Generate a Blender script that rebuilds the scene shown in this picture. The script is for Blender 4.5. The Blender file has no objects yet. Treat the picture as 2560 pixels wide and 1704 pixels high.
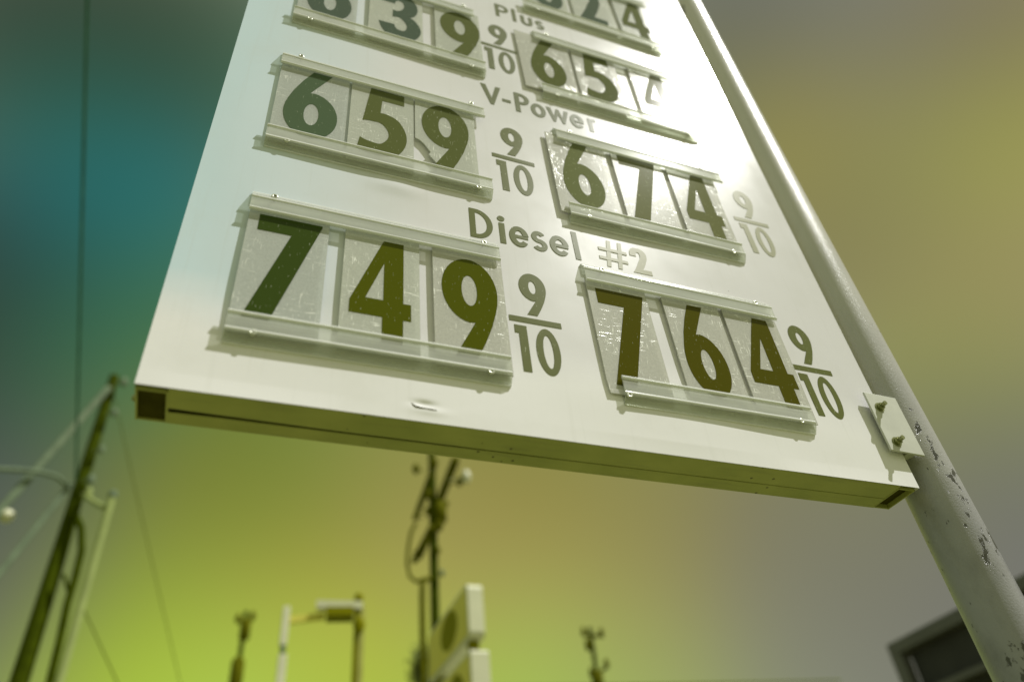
import bpy, bmesh, math, random
from mathutils import Vector, Matrix
from mathutils.geometry import tessellate_polygon
random.seed(7)
R = math.radians
S = bpy.context.scene
COL = S.collection

# ------------------------------------------------------------------ camera
EYE = Vector((0.1564, -1.0, 1.6))
cam_d = bpy.data.cameras.new('camera')
cam = bpy.data.objects.new('camera', cam_d); COL.objects.link(cam)
ROT = Matrix(((0.93407602, -0.16358725, -0.31739754),
              (-0.3458403, -0.63567651, -0.69015206),
              (-0.08886208, 0.75442335, -0.65034524)))
# columns of the camera matrix are its axes in the world
cam.matrix_world = Matrix.Translation(EYE) @ ROT.to_4x4()
cam_d.sensor_width = 36.0
cam_d.lens = 26.552
cam_d.clip_start = 0.01
cam_d.clip_end = 3000
cam_d.dof.use_dof = True
cam_d.dof.focus_distance = 1.62
cam_d.dof.aperture_fstop = 1.35
S.camera = cam

# ------------------------------------------------------------------ light
SUN = Vector((0.45750501, -0.33879829, 0.82213435)).normalized()
sd = bpy.data.lights.new('sun', 'SUN'); so = bpy.data.objects.new('sun', sd); COL.objects.link(so)
so.rotation_euler = SUN.to_track_quat('Z', 'Y').to_euler()
so.location = (3, -3, 8)
sd.energy = 4.25; sd.angle = R(0.5); sd.color = (1.0, 0.985, 0.95)

S.view_settings.view_transform = 'Standard'
S.view_settings.look = 'None'
S.view_settings.exposure = 0.0
S.view_settings.gamma = 1.0
S.view_settings.use_curve_mapping = False

def lin(r, g, b):
    f = lambda c: (c/255/12.92) if c/255 <= .04045 else ((c/255+.055)/1.055)**2.4
    return (f(r), f(g), f(b))

# colour of the sky by compass direction: (azimuth from +Y towards +X, elevation, sRGB)
SKY = [
#SKYBEGIN
    (-31.4, 54.6, (0.0036, 0.0005, 0.0005), 150),
    (-23.1, 56.8, (0.0230, 0.0005, 0.0005), 150),
    (-22.2, 53.1, (0.0005, 0.1304, 0.0596), 150),
    (-16.4, 48.1, (0.0005, 0.1502, 0.1770), 150),
    (-19.8, 41.3, (0.0005, 0.0005, 0.0005), 150),
    (-12.4, 46.1, (0.0005, 0.1486, 0.1579), 150),
    (-13.5, 58.2, (0.0005, 0.0463, 0.0167), 150),
    (-8.1, 41.4, (0.0612, 0.1613, 0.0341), 150),
    (-17.8, 33.7, (0.0219, 0.0005, 0.0005), 150),
    (-13.5, 37.0, (0.0005, 0.0005, 0.0694), 150),
    (-14.4, 25.6, (0.1071, 0.0920, 0.0554), 150),
    (-11.6, 35.9, (0.0636, 0.3318, 0.1076), 150),
    (-6.4, 30.8, (0.2160, 0.1845, 0.0005), 150),
    (-2.4, 30.5, (0.1671, 0.1899, 0.0286), 150),
    (4.0, 29.1, (0.0922, 0.1981, 0.0228), 150),
    (4.7, 23.7, (0.4597, 0.3561, 0.0372), 150),
    (-1.2, 24.7, (0.2176, 0.2684, 0.0597), 150),
    (-7.4, 22.9, (0.2926, 0.3726, 0.0005), 150),
    (-4.8, 17.6, (0.4761, 0.6609, 0.0267), 150),
    (2.7, 18.0, (0.4246, 0.6630, 0.0862), 150),
    (-12.4, 21.1, (0.0756, 0.0472, 0.1389), 150),
    (13.7, 25.0, (0.3567, 0.2991, 0.0876), 150),
    (11.0, 17.9, (0.4545, 0.5724, 0.0415), 150),
    (22.5, 17.0, (0.3809, 0.5793, 0.0801), 150),
    (23.1, 23.0, (0.3888, 0.2988, 0.0939), 150),
    (10.3, 30.7, (0.2520, 0.2565, 0.0562), 150),
    (23.8, 28.7, (0.2420, 0.2280, 0.0435), 150),
    (34.9, 25.7, (0.2440, 0.2373, 0.0664), 150),
    (33.5, 20.4, (0.3416, 0.2553, 0.0839), 150),
    (32.4, 15.8, (0.3402, 0.4676, 0.1263), 150),
    (41.4, 21.6, (0.1779, 0.1538, 0.0842), 150),
    (41.9, 15.0, (0.2308, 0.2505, 0.1977), 150),
    (47.0, 19.0, (0.1352, 0.1356, 0.1123), 150),
    (51.1, 17.9, (0.1508, 0.1451, 0.1767), 150),
    (58.0, 23.7, (0.1335, 0.1442, 0.0939), 150),
    (58.1, 20.2, (0.1537, 0.1487, 0.1639), 150),
    (59.5, 28.7, (0.2770, 0.2986, 0.0661), 150),
    (66.2, 34.3, (0.3068, 0.2531, 0.0827), 150),
    (72.6, 41.3, (0.3858, 0.3897, 0.0202), 150),
    (63.7, 42.0, (0.2149, 0.2254, 0.0864), 150),
    (57.8, 41.7, (0.2134, 0.1815, 0.0559), 150),
    (60.2, 50.1, (0.3305, 0.2767, 0.0005), 150),
    (59.7, 57.3, (0.0221, 0.0296, 0.0655), 150),
    (68.0, 53.2, (0.0959, 0.1199, 0.1665), 150),
    (74.8, 47.7, (0.1450, 0.1301, 0.1075), 150),
    (78.3, 46.2, (0.1495, 0.0905, 0.0275), 150),
    (50.0, 21.4, (0.2591, 0.2572, 0.0849), 150),
    (43.2, 18.5, (0.2445, 0.2441, 0.1747), 150),
    (-12.6, 27.2, (0.0091, 0.0608, 0.1353), 150),
    (3.1, 56.4, (0.0240, 0.1385, 0.0762), 150),
    (5.2, 45.1, (0.1133, 0.1911, 0.0448), 150),
    (26.5, 56.8, (0.0920, 0.1377, 0.0536), 150),
    (23.7, 42.2, (0.2062, 0.2262, 0.0574), 150),
    (46.0, 53.6, (0.1644, 0.1829, 0.0571), 150),
    (41.2, 39.5, (0.2377, 0.2162, 0.0643), 150),
    (180, 35, (0.420, 0.420, 0.270), 6),
    (110, 40, (0.300, 0.300, 0.200), 6),
    (-100, 40, (0.360, 0.420, 0.320), 6),
    (150, 75, (0.380, 0.390, 0.270), 6),
    (0, -30, (0.160, 0.170, 0.080), 6),
    (180, -30, (0.150, 0.160, 0.070), 6),
#SKYEND
]
NISH = 0.05
world = bpy.data.worlds.new('World'); S.world = world; world.use_nodes = True
nt = world.node_tree; nt.nodes.clear()
N = nt.nodes.new; L = nt.links.new
tc = N('ShaderNodeTexCoord')
def vm(op, a=None, b=None, **k):
    n = N('ShaderNodeVectorMath'); n.operation = op
    for i, v in enumerate((a, b)):
        if v is None: continue
        if hasattr(v, 'is_linked'): L(v, n.inputs[i])
        else: n.inputs[i].default_value = v
    return n
def mm(op, a=None, b=None, c=None, tree=None):
    n = N('ShaderNodeMath'); n.operation = op
    for i, v in enumerate((a, b, c)):
        if v is None: continue
        if hasattr(v, 'is_linked'): L(v, n.inputs[i])
        else: n.inputs[i].default_value = v
    return n.outputs[0]
dirn = vm('NORMALIZE', tc.outputs['Generated']).outputs[0]
acc = None; wacc = None
for az, el, (r, g, b), k in SKY:
    d = (math.sin(R(az))*math.cos(R(el)), math.cos(R(az))*math.cos(R(el)), math.sin(R(el)))
    dot = vm('DOT_PRODUCT', dirn, d).outputs['Value']
    w = mm('EXPONENT', mm('MULTIPLY_ADD', dot, float(k), -float(k)))
    sc = N('ShaderNodeVectorMath'); sc.operation = 'SCALE'
    sc.inputs[0].default_value = (r, g, b); L(w, sc.inputs['Scale'])
    if acc is None: acc, wacc = sc.outputs[0], w
    else:
        acc = vm('ADD', acc, sc.outputs[0]).outputs[0]; wacc = mm('ADD', wacc, w)
inv = mm('DIVIDE', 1.0, mm('ADD', wacc, 1e-6))
sc = N('ShaderNodeVectorMath'); sc.operation = 'SCALE'; L(acc, sc.inputs[0]); L(inv, sc.inputs['Scale'])
bg1 = N('ShaderNodeBackground'); L(sc.outputs[0], bg1.inputs['Color']); bg1.inputs['Strength'].default_value = 1.0
sky = N('ShaderNodeTexSky'); sky.sky_type = 'NISHITA'; sky.sun_disc = False
sky.sun_elevation = math.asin(SUN.z); sky.sun_rotation = math.atan2(SUN.x, SUN.y)
tint = vm('MULTIPLY', sky.outputs[0], (.08, .065, .035))
bg2 = N('ShaderNodeBackground'); L(tint.outputs[0], bg2.inputs['Color']); bg2.inputs['Strength'].default_value = NISH
ad = N('ShaderNodeAddShader'); L(bg1.outputs[0], ad.inputs[0]); L(bg2.outputs[0], ad.inputs[1])
wo = N('ShaderNodeOutputWorld'); L(ad.outputs[0], wo.inputs['Surface'])

# ------------------------------------------------------------------ materials
Z0 = 2.3264          # underside of the sign above the ground
class M:
    def __init__(s, name):
        s.m = bpy.data.materials.new(name); s.m.use_nodes = True
        s.t = s.m.node_tree; s.t.nodes.clear()
        s.out = s.n('ShaderNodeOutputMaterial')
    def n(s, t, **k):
        n = s.t.nodes.new(t)
        for a, v in k.items(): setattr(n, a, v)
        return n
    def l(s, a, b): s.t.links.new(a, b)
    def put(s, sock, v):
        if hasattr(v, 'is_linked'): s.l(v, sock)
        elif isinstance(v, (tuple, list)) and len(v) == 3 and sock.type == 'RGBA': sock.default_value = (*v, 1)
        else: sock.default_value = v
    def bsdf(s, **k):
        p = s.n('ShaderNodeBsdfPrincipled')
        for a, v in k.items(): s.put(p.inputs[a.replace('_', ' ')], v)
        return p
    def coord(s, scale=(1, 1, 1), rot=(0, 0, 0)):
        c = s.n('ShaderNodeTexCoord'); mp = s.n('ShaderNodeMapping')
        mp.inputs['Scale'].default_value = scale; mp.inputs['Rotation'].default_value = rot
        s.l(c.outputs['Object'], mp.inputs['Vector']); return mp.outputs[0]
    def noise(s, v, scale, detail=4, rough=.55, dist=0):
        n = s.n('ShaderNodeTexNoise'); s.l(v, n.inputs['Vector'])
        n.inputs['Scale'].default_value = scale; n.inputs['Detail'].default_value = detail
        n.inputs['Roughness'].default_value = rough; n.inputs['Distortion'].default_value = dist
        return n.outputs['Fac']
    def ramp(s, f, a, b, c0=0., c1=1.):
        r = s.n('ShaderNodeMapRange'); s.l(f, r.inputs[0])
        r.inputs[1].default_value = a; r.inputs[2].default_value = b
        r.inputs[3].default_value = c0; r.inputs[4].default_value = c1
        return r.outputs[0]
    def mix(s, f, a, b):
        x = s.n('ShaderNodeMix'); x.data_type = 'RGBA'
        s.put(x.inputs[0], f); s.put(x.inputs[6], a); s.put(x.inputs[7], b); return x.outputs[2]
    def math(s, op, a, b=0.):
        x = s.n('ShaderNodeMath'); x.operation = op; s.put(x.inputs[0], a); s.put(x.inputs[1], b); return x.outputs[0]
    def bump(s, h, strength, dist, normal=None):
        b = s.n('ShaderNodeBump'); b.inputs['Strength'].default_value = strength
        b.inputs['Distance'].default_value = dist; s.l(h, b.inputs['Height'])
        if normal is not None: s.l(normal, b.inputs['Normal'])
        return b.outputs[0]
    def done(s, sh): s.l(sh.outputs[0] if hasattr(sh, 'outputs') else sh, s.out.inputs['Surface']); return s.m

def simple(name, col, rough=.5, metal=0., bumps=0., scale=30., var=.25, spec=.5):
    m = M(name); v = m.coord()
    n = m.noise(v, scale, 5)
    c = m.mix(m.ramp(n, .3, .7), tuple(x*(1-var) for x in col), tuple(min(1, x*(1+var*.6)) for x in col))
    p = m.bsdf(Base_Color=c, Roughness=rough, Metallic=metal, Specular_IOR_Level=spec)
    if bumps: m.l(m.bump(m.noise(v, scale*3, 5), bumps, .002), p.inputs['Normal'])
    return m.done(p)

def face_paint():
    m = M('sign_face_paint'); v = m.coord()
    c = m.n('ShaderNodeTexCoord'); sx = m.n('ShaderNodeSeparateXYZ'); m.l(c.outputs['Object'], sx.inputs[0])
    # cool colour wash over the left end put into the paint, fading rightwards
    wob = m.noise(v, 1.6, 2)
    x = m.math('ADD', sx.outputs[0], m.math('MULTIPLY', m.math('SUBTRACT', wob, .5), .25))
    f = m.ramp(x, .02, .40)
    zb = m.math('ADD', sx.outputs[2], m.math('MULTIPLY', m.math('SUBTRACT', m.noise(m.coord((.6, 1, 1)), 5, 3), .5), .12))
    lit_low = m.ramp(zb, Z0+.24, Z0+.12)  # brighter sun catch of the lower sheet put into the colour
    f = m.math('MAXIMUM', f, m.math('MULTIPLY', lit_low, .85))
    col = m.mix(f, (.60, .735, .80), (.755, .745, .765))
    col = m.mix(lit_low, col, (.88, .87, .88))
    streak = m.noise(m.coord((9, 1, .35)), 6, 5, .6)
    col = m.mix(m.ramp(streak, .56, .8, 0, .22), col, (.50, .50, .44))
    cl = m.noise(v, 5, 6, .6)
    col = m.mix(m.ramp(cl, .52, .8, 0, .25), col, (.56, .56, .48))
    # small specks of rust and flies
    vo = m.n('ShaderNodeTexVoronoi'); m.l(v, vo.inputs['Vector']); vo.inputs['Scale'].default_value = 11
    sp = m.ramp(m.math('ADD', vo.outputs['Distance'], m.math('MULTIPLY', m.noise(v, 160, 3), .03)), .030, .036, 1, 0)
    gate = m.ramp(m.noise(v, 2.2, 1), .5, .56)
    col = m.mix(m.math('MULTIPLY', sp, m.math('MULTIPLY', gate, .8)), col, (.12, .12, .09))
    rg = m.ramp(m.noise(v, 9, 5), .3, .7, .21, .26)
    p = m.bsdf(Base_Color=col, Roughness=rg, Specular_IOR_Level=.26, Coat_Weight=.10, Coat_Roughness=.12, Coat_IOR=1.45)
    b = m.bump(m.noise(v, 240, 3), .06, .0006)
    b = m.bump(m.noise(m.coord((1, 1, 1)), 4, 2), .12, .006, b)
    m.l(b, p.inputs['Normal']); m.l(b, p.inputs['Coat Normal'])
    return m.done(p)

def frame_paint():
    m = M('sign_frame_paint'); v = m.coord()
    col = m.mix(m.ramp(m.noise(v, 9, 6), .3, .7), (.31, .33, .085), (.40, .41, .12))
    vo = m.n('ShaderNodeTexVoronoi'); m.l(v, vo.inputs['Vector']); vo.inputs['Scale'].default_value = 34
    sp = m.ramp(m.math('ADD', vo.outputs['Distance'], m.math('MULTIPLY', m.noise(v, 220, 4), .16)), .17, .19, 1, 0)
    gate = m.ramp(m.noise(v, 5, 2), .52, .56)
    col = m.mix(m.math('MULTIPLY', sp, gate), col, (.07, .06, .01))
    col = m.mix(m.ramp(m.noise(m.coord((.3, 3, 1)), 24, 5), .55, .75, 0, .5), col, (.22, .22, .08))
    p = m.bsdf(Base_Color=col, Roughness=.5)
    m.l(m.bump(m.noise(v, 90, 4), .15, .001), p.inputs['Normal'])
    return m.done(p)

def ink(name, col, rough=.3, worn=.35):
    m = M(name); v = m.coord()
    n = m.noise(v, 60, 8, .7)
    c = m.mix(m.ramp(n, .62, .7, 0, worn), col, tuple(min(1, x*1.9+.05) for x in col))
    vo = m.noise(m.coord((14, 14, 2.2), (0, .6, 0)), 34, 2, .5)
    c = m.mix(m.ramp(vo, .69, .72, 0, .35+worn*.6), c, (.62, .64, .5))
    p = m.bsdf(Base_Color=c, Roughness=rough, Specular_IOR_Level=.08)
    m.l(m.bump(m.noise(v, 300, 4), .08, .0004), p.inputs['Normal'])
    return m.done(p)

def card_plastic(name, scratched=.5, tint=(.80, .82, .74), haze=.64):
    m = M(name); v = m.coord()
    tr = m.n('ShaderNodeBsdfTransparent'); tr.inputs[0].default_value = (*[x*.9 for x in tint], 1)
    n = m.noise(v, 420, 6, .8)
    # two families of fine scratches and scattered chips
    s1 = m.ramp(m.noise(m.coord((1, 1, .09), (0, .9, 0)), 380, 2, .5), .63, .67)
    s2 = m.ramp(m.noise(m.coord((.10, 1, 1), (0, -.55, 0)), 350, 2, .5), .64, .68)
    vo = m.n('ShaderNodeTexVoronoi'); m.l(v, vo.inputs['Vector']); vo.inputs['Scale'].default_value = 85
    chip = m.math('MULTIPLY', m.ramp(vo.outputs['Distance'], .10, .16, 1, 0), m.ramp(m.noise(v, 25, 2), .52, .6))
    sc = m.math('MINIMUM', m.math('ADD', m.math('ADD', s1, s2), chip), 1.)
    sc = m.math('MULTIPLY', sc, m.ramp(m.noise(v, 14, 3), .44, .60))
    col = m.mix(m.ramp(n, .35, .7), tuple(x*.82 for x in tint), tint)
    p = m.bsdf(Base_Color=m.mix(sc, col, (.95, .96, .9)), Roughness=.2, Specular_IOR_Level=.2)
    m.l(m.bump(m.math('ADD', m.noise(v, 210, 6, .7), m.math('MULTIPLY', sc, 1.5)), 0.16*scratched+.03, .0006), p.inputs['Normal'])
    ms = m.n('ShaderNodeMixShader')
    f = m.math('MINIMUM', m.math('ADD', m.ramp(n, .3, .75, haze*.85, haze*1.1), m.math('MULTIPLY', sc, .7*scratched)), 1.)
    m.l(f, ms.inputs[0]); m.l(tr.outputs[0], ms.inputs[1]); m.l(p.outputs[0], ms.inputs[2])
    return m.done(ms)

def rail_plastic(name='track_clear_plastic', lo=.17, hi=.24):
    m = M(name); v = m.coord((.12, 1, 1))
    n = m.noise(v, 60, 3, .5)
    p = m.bsdf(Base_Color=(.95, .96, .93), Roughness=.12, Specular_IOR_Level=1.0)
    m.l(m.bump(n, .06, .002), p.inputs['Normal'])
    tr = m.n('ShaderNodeBsdfTransparent'); tr.inputs[0].default_value = (.84, .86, .80, 1)
    fr = m.n('ShaderNodeLayerWeight'); fr.inputs[0].default_value = .35
    f = m.math('MINIMUM', m.math('ADD', m.ramp(n, .3, .7, lo, hi), m.math('MULTIPLY', fr.outputs['Facing'], .45)), 1.)
    ms = m.n('ShaderNodeMixShader'); m.l(f, ms.inputs[0]); m.l(tr.outputs[0], ms.inputs[1]); m.l(p.outputs[0], ms.inputs[2])
    return m.done(ms)

def post_paint():
    m = M('post_paint'); v = m.coord(); v2 = m.coord((1, 1, .55))
    c = m.n('ShaderNodeTexCoord'); sx = m.n('ShaderNodeSeparateXYZ'); m.l(c.outputs['Object'], sx.inputs[0])
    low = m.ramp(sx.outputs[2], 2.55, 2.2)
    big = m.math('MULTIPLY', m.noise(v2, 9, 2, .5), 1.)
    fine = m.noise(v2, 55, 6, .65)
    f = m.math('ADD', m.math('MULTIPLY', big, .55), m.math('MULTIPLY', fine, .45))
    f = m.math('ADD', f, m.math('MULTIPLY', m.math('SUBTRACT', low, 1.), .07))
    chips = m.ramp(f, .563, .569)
    dirt_shade = m.math('MULTIPLY', m.ramp(m.noise(v2, 14, 5, .6), .5, .75), m.ramp(sx.outputs[2], 2.8, 2.0, 0, .5))  # dirt patches strengthened downwards to carry the post's darker lower shade
    col = m.mix(dirt_shade, m.mix(m.ramp(m.math('ADD', sx.outputs[2], m.noise(v2, 5, 3)), 3.7, 2.6), (.60, .59, .54), (.30, .30, .31)), (.13, .13, .12))  # upper highlight and lower shade of the post put into its base colour
    col = m.mix(chips, col, (.07, .07, .055))
    p = m.bsdf(Base_Color=col, Roughness=.28, Specular_IOR_Level=.5)
    h = m.math('SUBTRACT', m.noise(v, 260, 4, .6), m.math('MULTIPLY', chips, .8))
    m.l(m.bump(h, .55, .0016), p.inputs['Normal'])
    return m.done(p)

MT = dict(
    face=face_paint(),
    frame=frame_paint(),
    frame_dark=simple('frame_inside_shade', (.055, .05, .003), .8, spec=.1),
    rail=rail_plastic(),
    lip=rail_plastic('track_lip_plastic', .50, .68),  # whiter, denser mix puts the bright glint streaks into the lips
    card=card_plastic('card_plastic', .5),
    card_scratched=card_plastic('card_plastic_scratched', 1.0, (.80, .80, .73), .66),
    card_clear=card_plastic('card_plastic_cleaner', .25, (.77, .80, .755), .60),
    rivet=simple('rivet_aluminium', (.62, .64, .52), .35, .6, scale=200),
    hole=simple('rivet_hole', (.03, .035, .01), .7),
    bolt=simple('bolt_zinc', (.30, .32, .14), .35, .75, bumps=.3, scale=150),
    plate=simple('plate_paint', (.60, .61, .54), .45, bumps=.08, scale=20, var=.08),
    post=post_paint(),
    wood=simple('utility_pole_wood', (.048, .068, .0005), .9, scale=6, var=.3, spec=.05),
    dark=simple('dark_fittings', (.105, .11, .001), .8, scale=5, spec=.05),
    metal=simple('galvanised_pole', (.30, .36, .12), .6, scale=3, var=.12, spec=.15),
    white=simple('white_enamel', (.62, .63, .42), .4, scale=4, var=.06),
    wire=simple('green_grey_wire', (.06, .16, .12), .9, scale=3, spec=.02),
    postpaint=simple('post_lit_side_paint', (.40, .41, .10), .5, scale=3, spec=.1),
    palecable=simple('pale_cable', (.15, .20, .12), .7, scale=3, spec=.1),
    cable=simple('dark_cable', (.15, .18, .02), .9, scale=3, spec=.02),
    tan=simple('sign_box_face', (.66, .62, .12), .5, scale=2, var=.06, spec=.1),
    logo=simple('sign_box_emblem', (.20, .20, .001), .6, scale=2, var=.1, spec=.05),
    fascia=simple('building_fascia', (.11, .11, .098), .7, scale=1, var=.12),
    wall=simple('building_wall', (.035, .035, .03), .8, scale=1, var=.3),
    leaf=simple('foliage', (.12, .16, .012), .7, scale=2, var=.5),
    bark=simple('bark', (.06, .06, .02), .9, scale=4),
)
def mat_ground():
    m = M('asphalt'); v = m.coord()
    c = m.mix(m.ramp(m.noise(v, .6, 6), .3, .7), (.16, .175, .055), (.20, .21, .08))
    c = m.mix(m.ramp(m.noise(v, 60, 4), .5, .8, 0, .5), c, (.12, .12, .08))
    p = m.bsdf(Base_Color=c, Roughness=.9)
    m.l(m.bump(m.noise(v, 90, 5), .5, .01), p.inputs['Normal'])
    return m.done(p)

# ------------------------------------------------------------------ mesh helpers
class MB:
    """collects shapes, links them as one mesh object"""
    def __init__(s): s.v = []; s.f = []; s.sm = []
    def add(s, vs, fs, smooth=False):
        o = len(s.v); s.v += [tuple(p) for p in vs]
        for f in fs: s.f.append([i+o for i in f]); s.sm.append(smooth)
    def box(s, a, b, bev=0.0):
        x0, y0, z0 = a; x1, y1, z1 = b
        if bev <= 0:
            s.add([(x0,y0,z0),(x1,y0,z0),(x1,y1,z0),(x0,y1,z0),(x0,y0,z1),(x1,y0,z1),(x1,y1,z1),(x0,y1,z1)],
                  [(0,3,2,1),(4,5,6,7),(0,1,5,4),(1,2,6,5),(2,3,7,6),(3,0,4,7)]); return
        bm = bmesh.new(); bmesh.ops.create_cube(bm, size=1)
        for v in bm.verts: v.co = Vector(((x0+x1)/2+v.co.x*(x1-x0), (y0+y1)/2+v.co.y*(y1-y0), (z0+z1)/2+v.co.z*(z1-z0)))
        bmesh.ops.bevel(bm, geom=bm.edges[:], offset=bev, segments=2, affect='EDGES', profile=.6)
        bm.verts.ensure_lookup_table()
        s.add([v.co[:] for v in bm.verts], [[v.index for v in f.verts] for f in bm.faces]); bm.free()
    def tube(s, pts, r, n=12, cap=True, smooth=True):
        pts = [Vector(p) for p in pts]; rs = r if isinstance(r, (list, tuple)) else [r]*len(pts)
        rings = []; up = None
        for i, p in enumerate(pts):
            d = (pts[min(i+1, len(pts)-1)]-pts[max(i-1, 0)]).normalized()
            if up is None:
                up = Vector((0, 0, 1)) if abs(d.z) < .9 else Vector((1, 0, 0))
            a = (up - d*up.dot(d)).normalized(); b = d.cross(a); up = a
            rings.append([p + (a*math.cos(t)+b*math.sin(t))*rs[i] for t in [2*math.pi*k/n for k in range(n)]])
        vs = [v for ring in rings for v in ring]; fs = []
        for i in range(len(pts)-1):
            for k in range(n):
                fs.append((i*n+k, i*n+(k+1) % n, (i+1)*n+(k+1) % n, (i+1)*n+k))
        s.add(vs, fs, smooth)
        if cap:
            s.add(rings[0], [list(range(n))[::-1]]); s.add(rings[-1], [list(range(n))])
    def prism(s, loops, y0, y1, warp=None):
        """loops: outline then holes as (x, z); solid between y0 and y1 (y0 nearer the viewer)"""
        tri = tessellate_polygon([[Vector((x, z, 0)) for x, z in lp] for lp in loops])
        flat = [p for lp in loops for p in lp]
        w = warp or (lambda x, z: 0.)
        n = len(flat)
        vs = [(x, y0+w(x, z), z) for x, z in flat]+[(x, y1+w(x, z), z) for x, z in flat]
        fs = [tuple(t) for t in tri]+[tuple(i+n for i in t[::-1]) for t in tri]
        o = 0
        for lp in loops:
            k = len(lp)
            for i in range(k):
                a = o+i; b = o+(i+1) % k
                fs.append((a, b, b+n, a+n))
            o += k
        s.add(vs, fs)
    def profile(s, prof, x0, x1):
        """closed (y, z) profile run along x"""
        k = len(prof)
        tri = tessellate_polygon([[Vector((y, z, 0)) for y, z in prof]])
        vs = [(x0, y, z) for y, z in prof]+[(x1, y, z) for y, z in prof]
        fs = [tuple(t) for t in tri]+[tuple(i+k for i in t[::-1]) for t in tri]
        for i in range(k): fs.append((i, (i+1) % k, (i+1) % k+k, i+k))
        s.add(vs, fs)
    def build(s, name, mat, parent=None, bevel=0, origin=None):
        me = bpy.data.meshes.new(name)
        o3 = Vector(origin) if origin is not None else Vector((0, 0, 0))
        me.from_pydata([tuple(Vector(v)-o3) for v in s.v], [], s.f)
        me.polygons.foreach_set('use_smooth', s.sm)
        bm = bmesh.new(); bm.from_mesh(me); bmesh.ops.recalc_face_normals(bm, faces=bm.faces[:]); bm.to_mesh(me); bm.free()
        me.materials.append(mat)
        o = bpy.data.objects.new(name, me); COL.objects.link(o); o.location = o3
        if parent is not None:
            o.parent = parent
            if origin is None and not getattr(s, 'local', False):
                o.location = -parent_world(parent)
            elif origin is not None:
                o.location = o3 - parent_world(parent)
        if bevel:
            md = o.modifiers.new('bevel', 'BEVEL'); md.width = bevel; md.segments = 2; md.limit_method = 'ANGLE'
        return o
def parent_world(p):
    v = Vector((0, 0, 0))
    while p is not None: v += p.location; p = p.parent
    return v
def tag(o, label=None, cat=None, group=None, kind=None):
    if label: o['label'] = label
    if cat: o['category'] = cat
    if group: o['group'] = group
    if kind: o['kind'] = kind
    return o
def empty(name, loc):
    o = bpy.data.objects.new(name, None); COL.objects.link(o); o.location = loc; o.empty_display_size = .1
    return o

# ------------------------------------------------------------------ glyph outlines
def spline(pts, seg=7):
    """pts: (x, y) = corner, (x, y, 1) = smooth point; closed outline"""
    n = len(pts); out = []
    for i in range(n):
        p0, p1, p2, p3 = pts[i-1], pts[i], pts[(i+1) % n], pts[(i+2) % n]
        s1, s2 = len(p1) > 2, len(p2) > 2
        out.append((p1[0], p1[1]))
        if not (s1 or s2): continue
        P1, P2 = Vector(p1[:2]), Vector(p2[:2]); d = (P2-P1)
        def tang(a, b, c):
            a, b, c = Vector(a[:2]), Vector(b[:2]), Vector(c[:2])
            la, lb = (b-a).length, (c-b).length
            t = (b-a)/max(la, 1e-6)*lb + (c-b)/max(lb, 1e-6)*la
            return t.normalized() if t.length > 1e-9 else (c-a).normalized()
        t1 = tang(p0, p1, p2) if s1 else None
        t2 = tang(p1, p2, p3) if s2 else None
        ln = d.length
        if t1 is None: t1 = (2*d.normalized()-t2).normalized() if t2 is not None else d.normalized()
        if t2 is None: t2 = (2*d.normalized()-t1).normalized()
        for k in range(1, seg):
            t = k/seg; h1 = 2*t**3-3*t**2+1; h2 = t**3-2*t**2+t; h3 = -2*t**3+3*t**2; h4 = t**3-t**2
            q = P1*h1+t1*ln*1.08*h2+P2*h3+t2*ln*1.08*h4
            out.append((q.x, q.y))
    return out
def ell(cx, cy, rx, ry, n=36, a0=0):
    return [(cx+rx*math.cos(2*math.pi*k/n), cy+ry*math.sin(2*math.pi*k/n)) for k in range(n)]
def nine():
    # bowl as an ellipse from its lower right round over the top, then a tail
    o = []
    cx, cy, rx, ry = .5, .668, .5, .332
    for k in range(0, 29):
        t = R(-4 + k*(270+0)/28)
        o.append((cx+rx*math.cos(t), cy+ry*math.sin(t)))
    # t ends at 266 deg: bottom of the bowl
    o += [(.56, .345), (.18, 0), (.55, 0), (.72, .17), (.86, .34), (.95, .49), (.985, .57)]
    return [o, ell(.49, .663, .138, .158, 24)[::-1]]
def rot180(ls): return [[(1-x, 1-y) for x, y in l] for l in ls]
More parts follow.
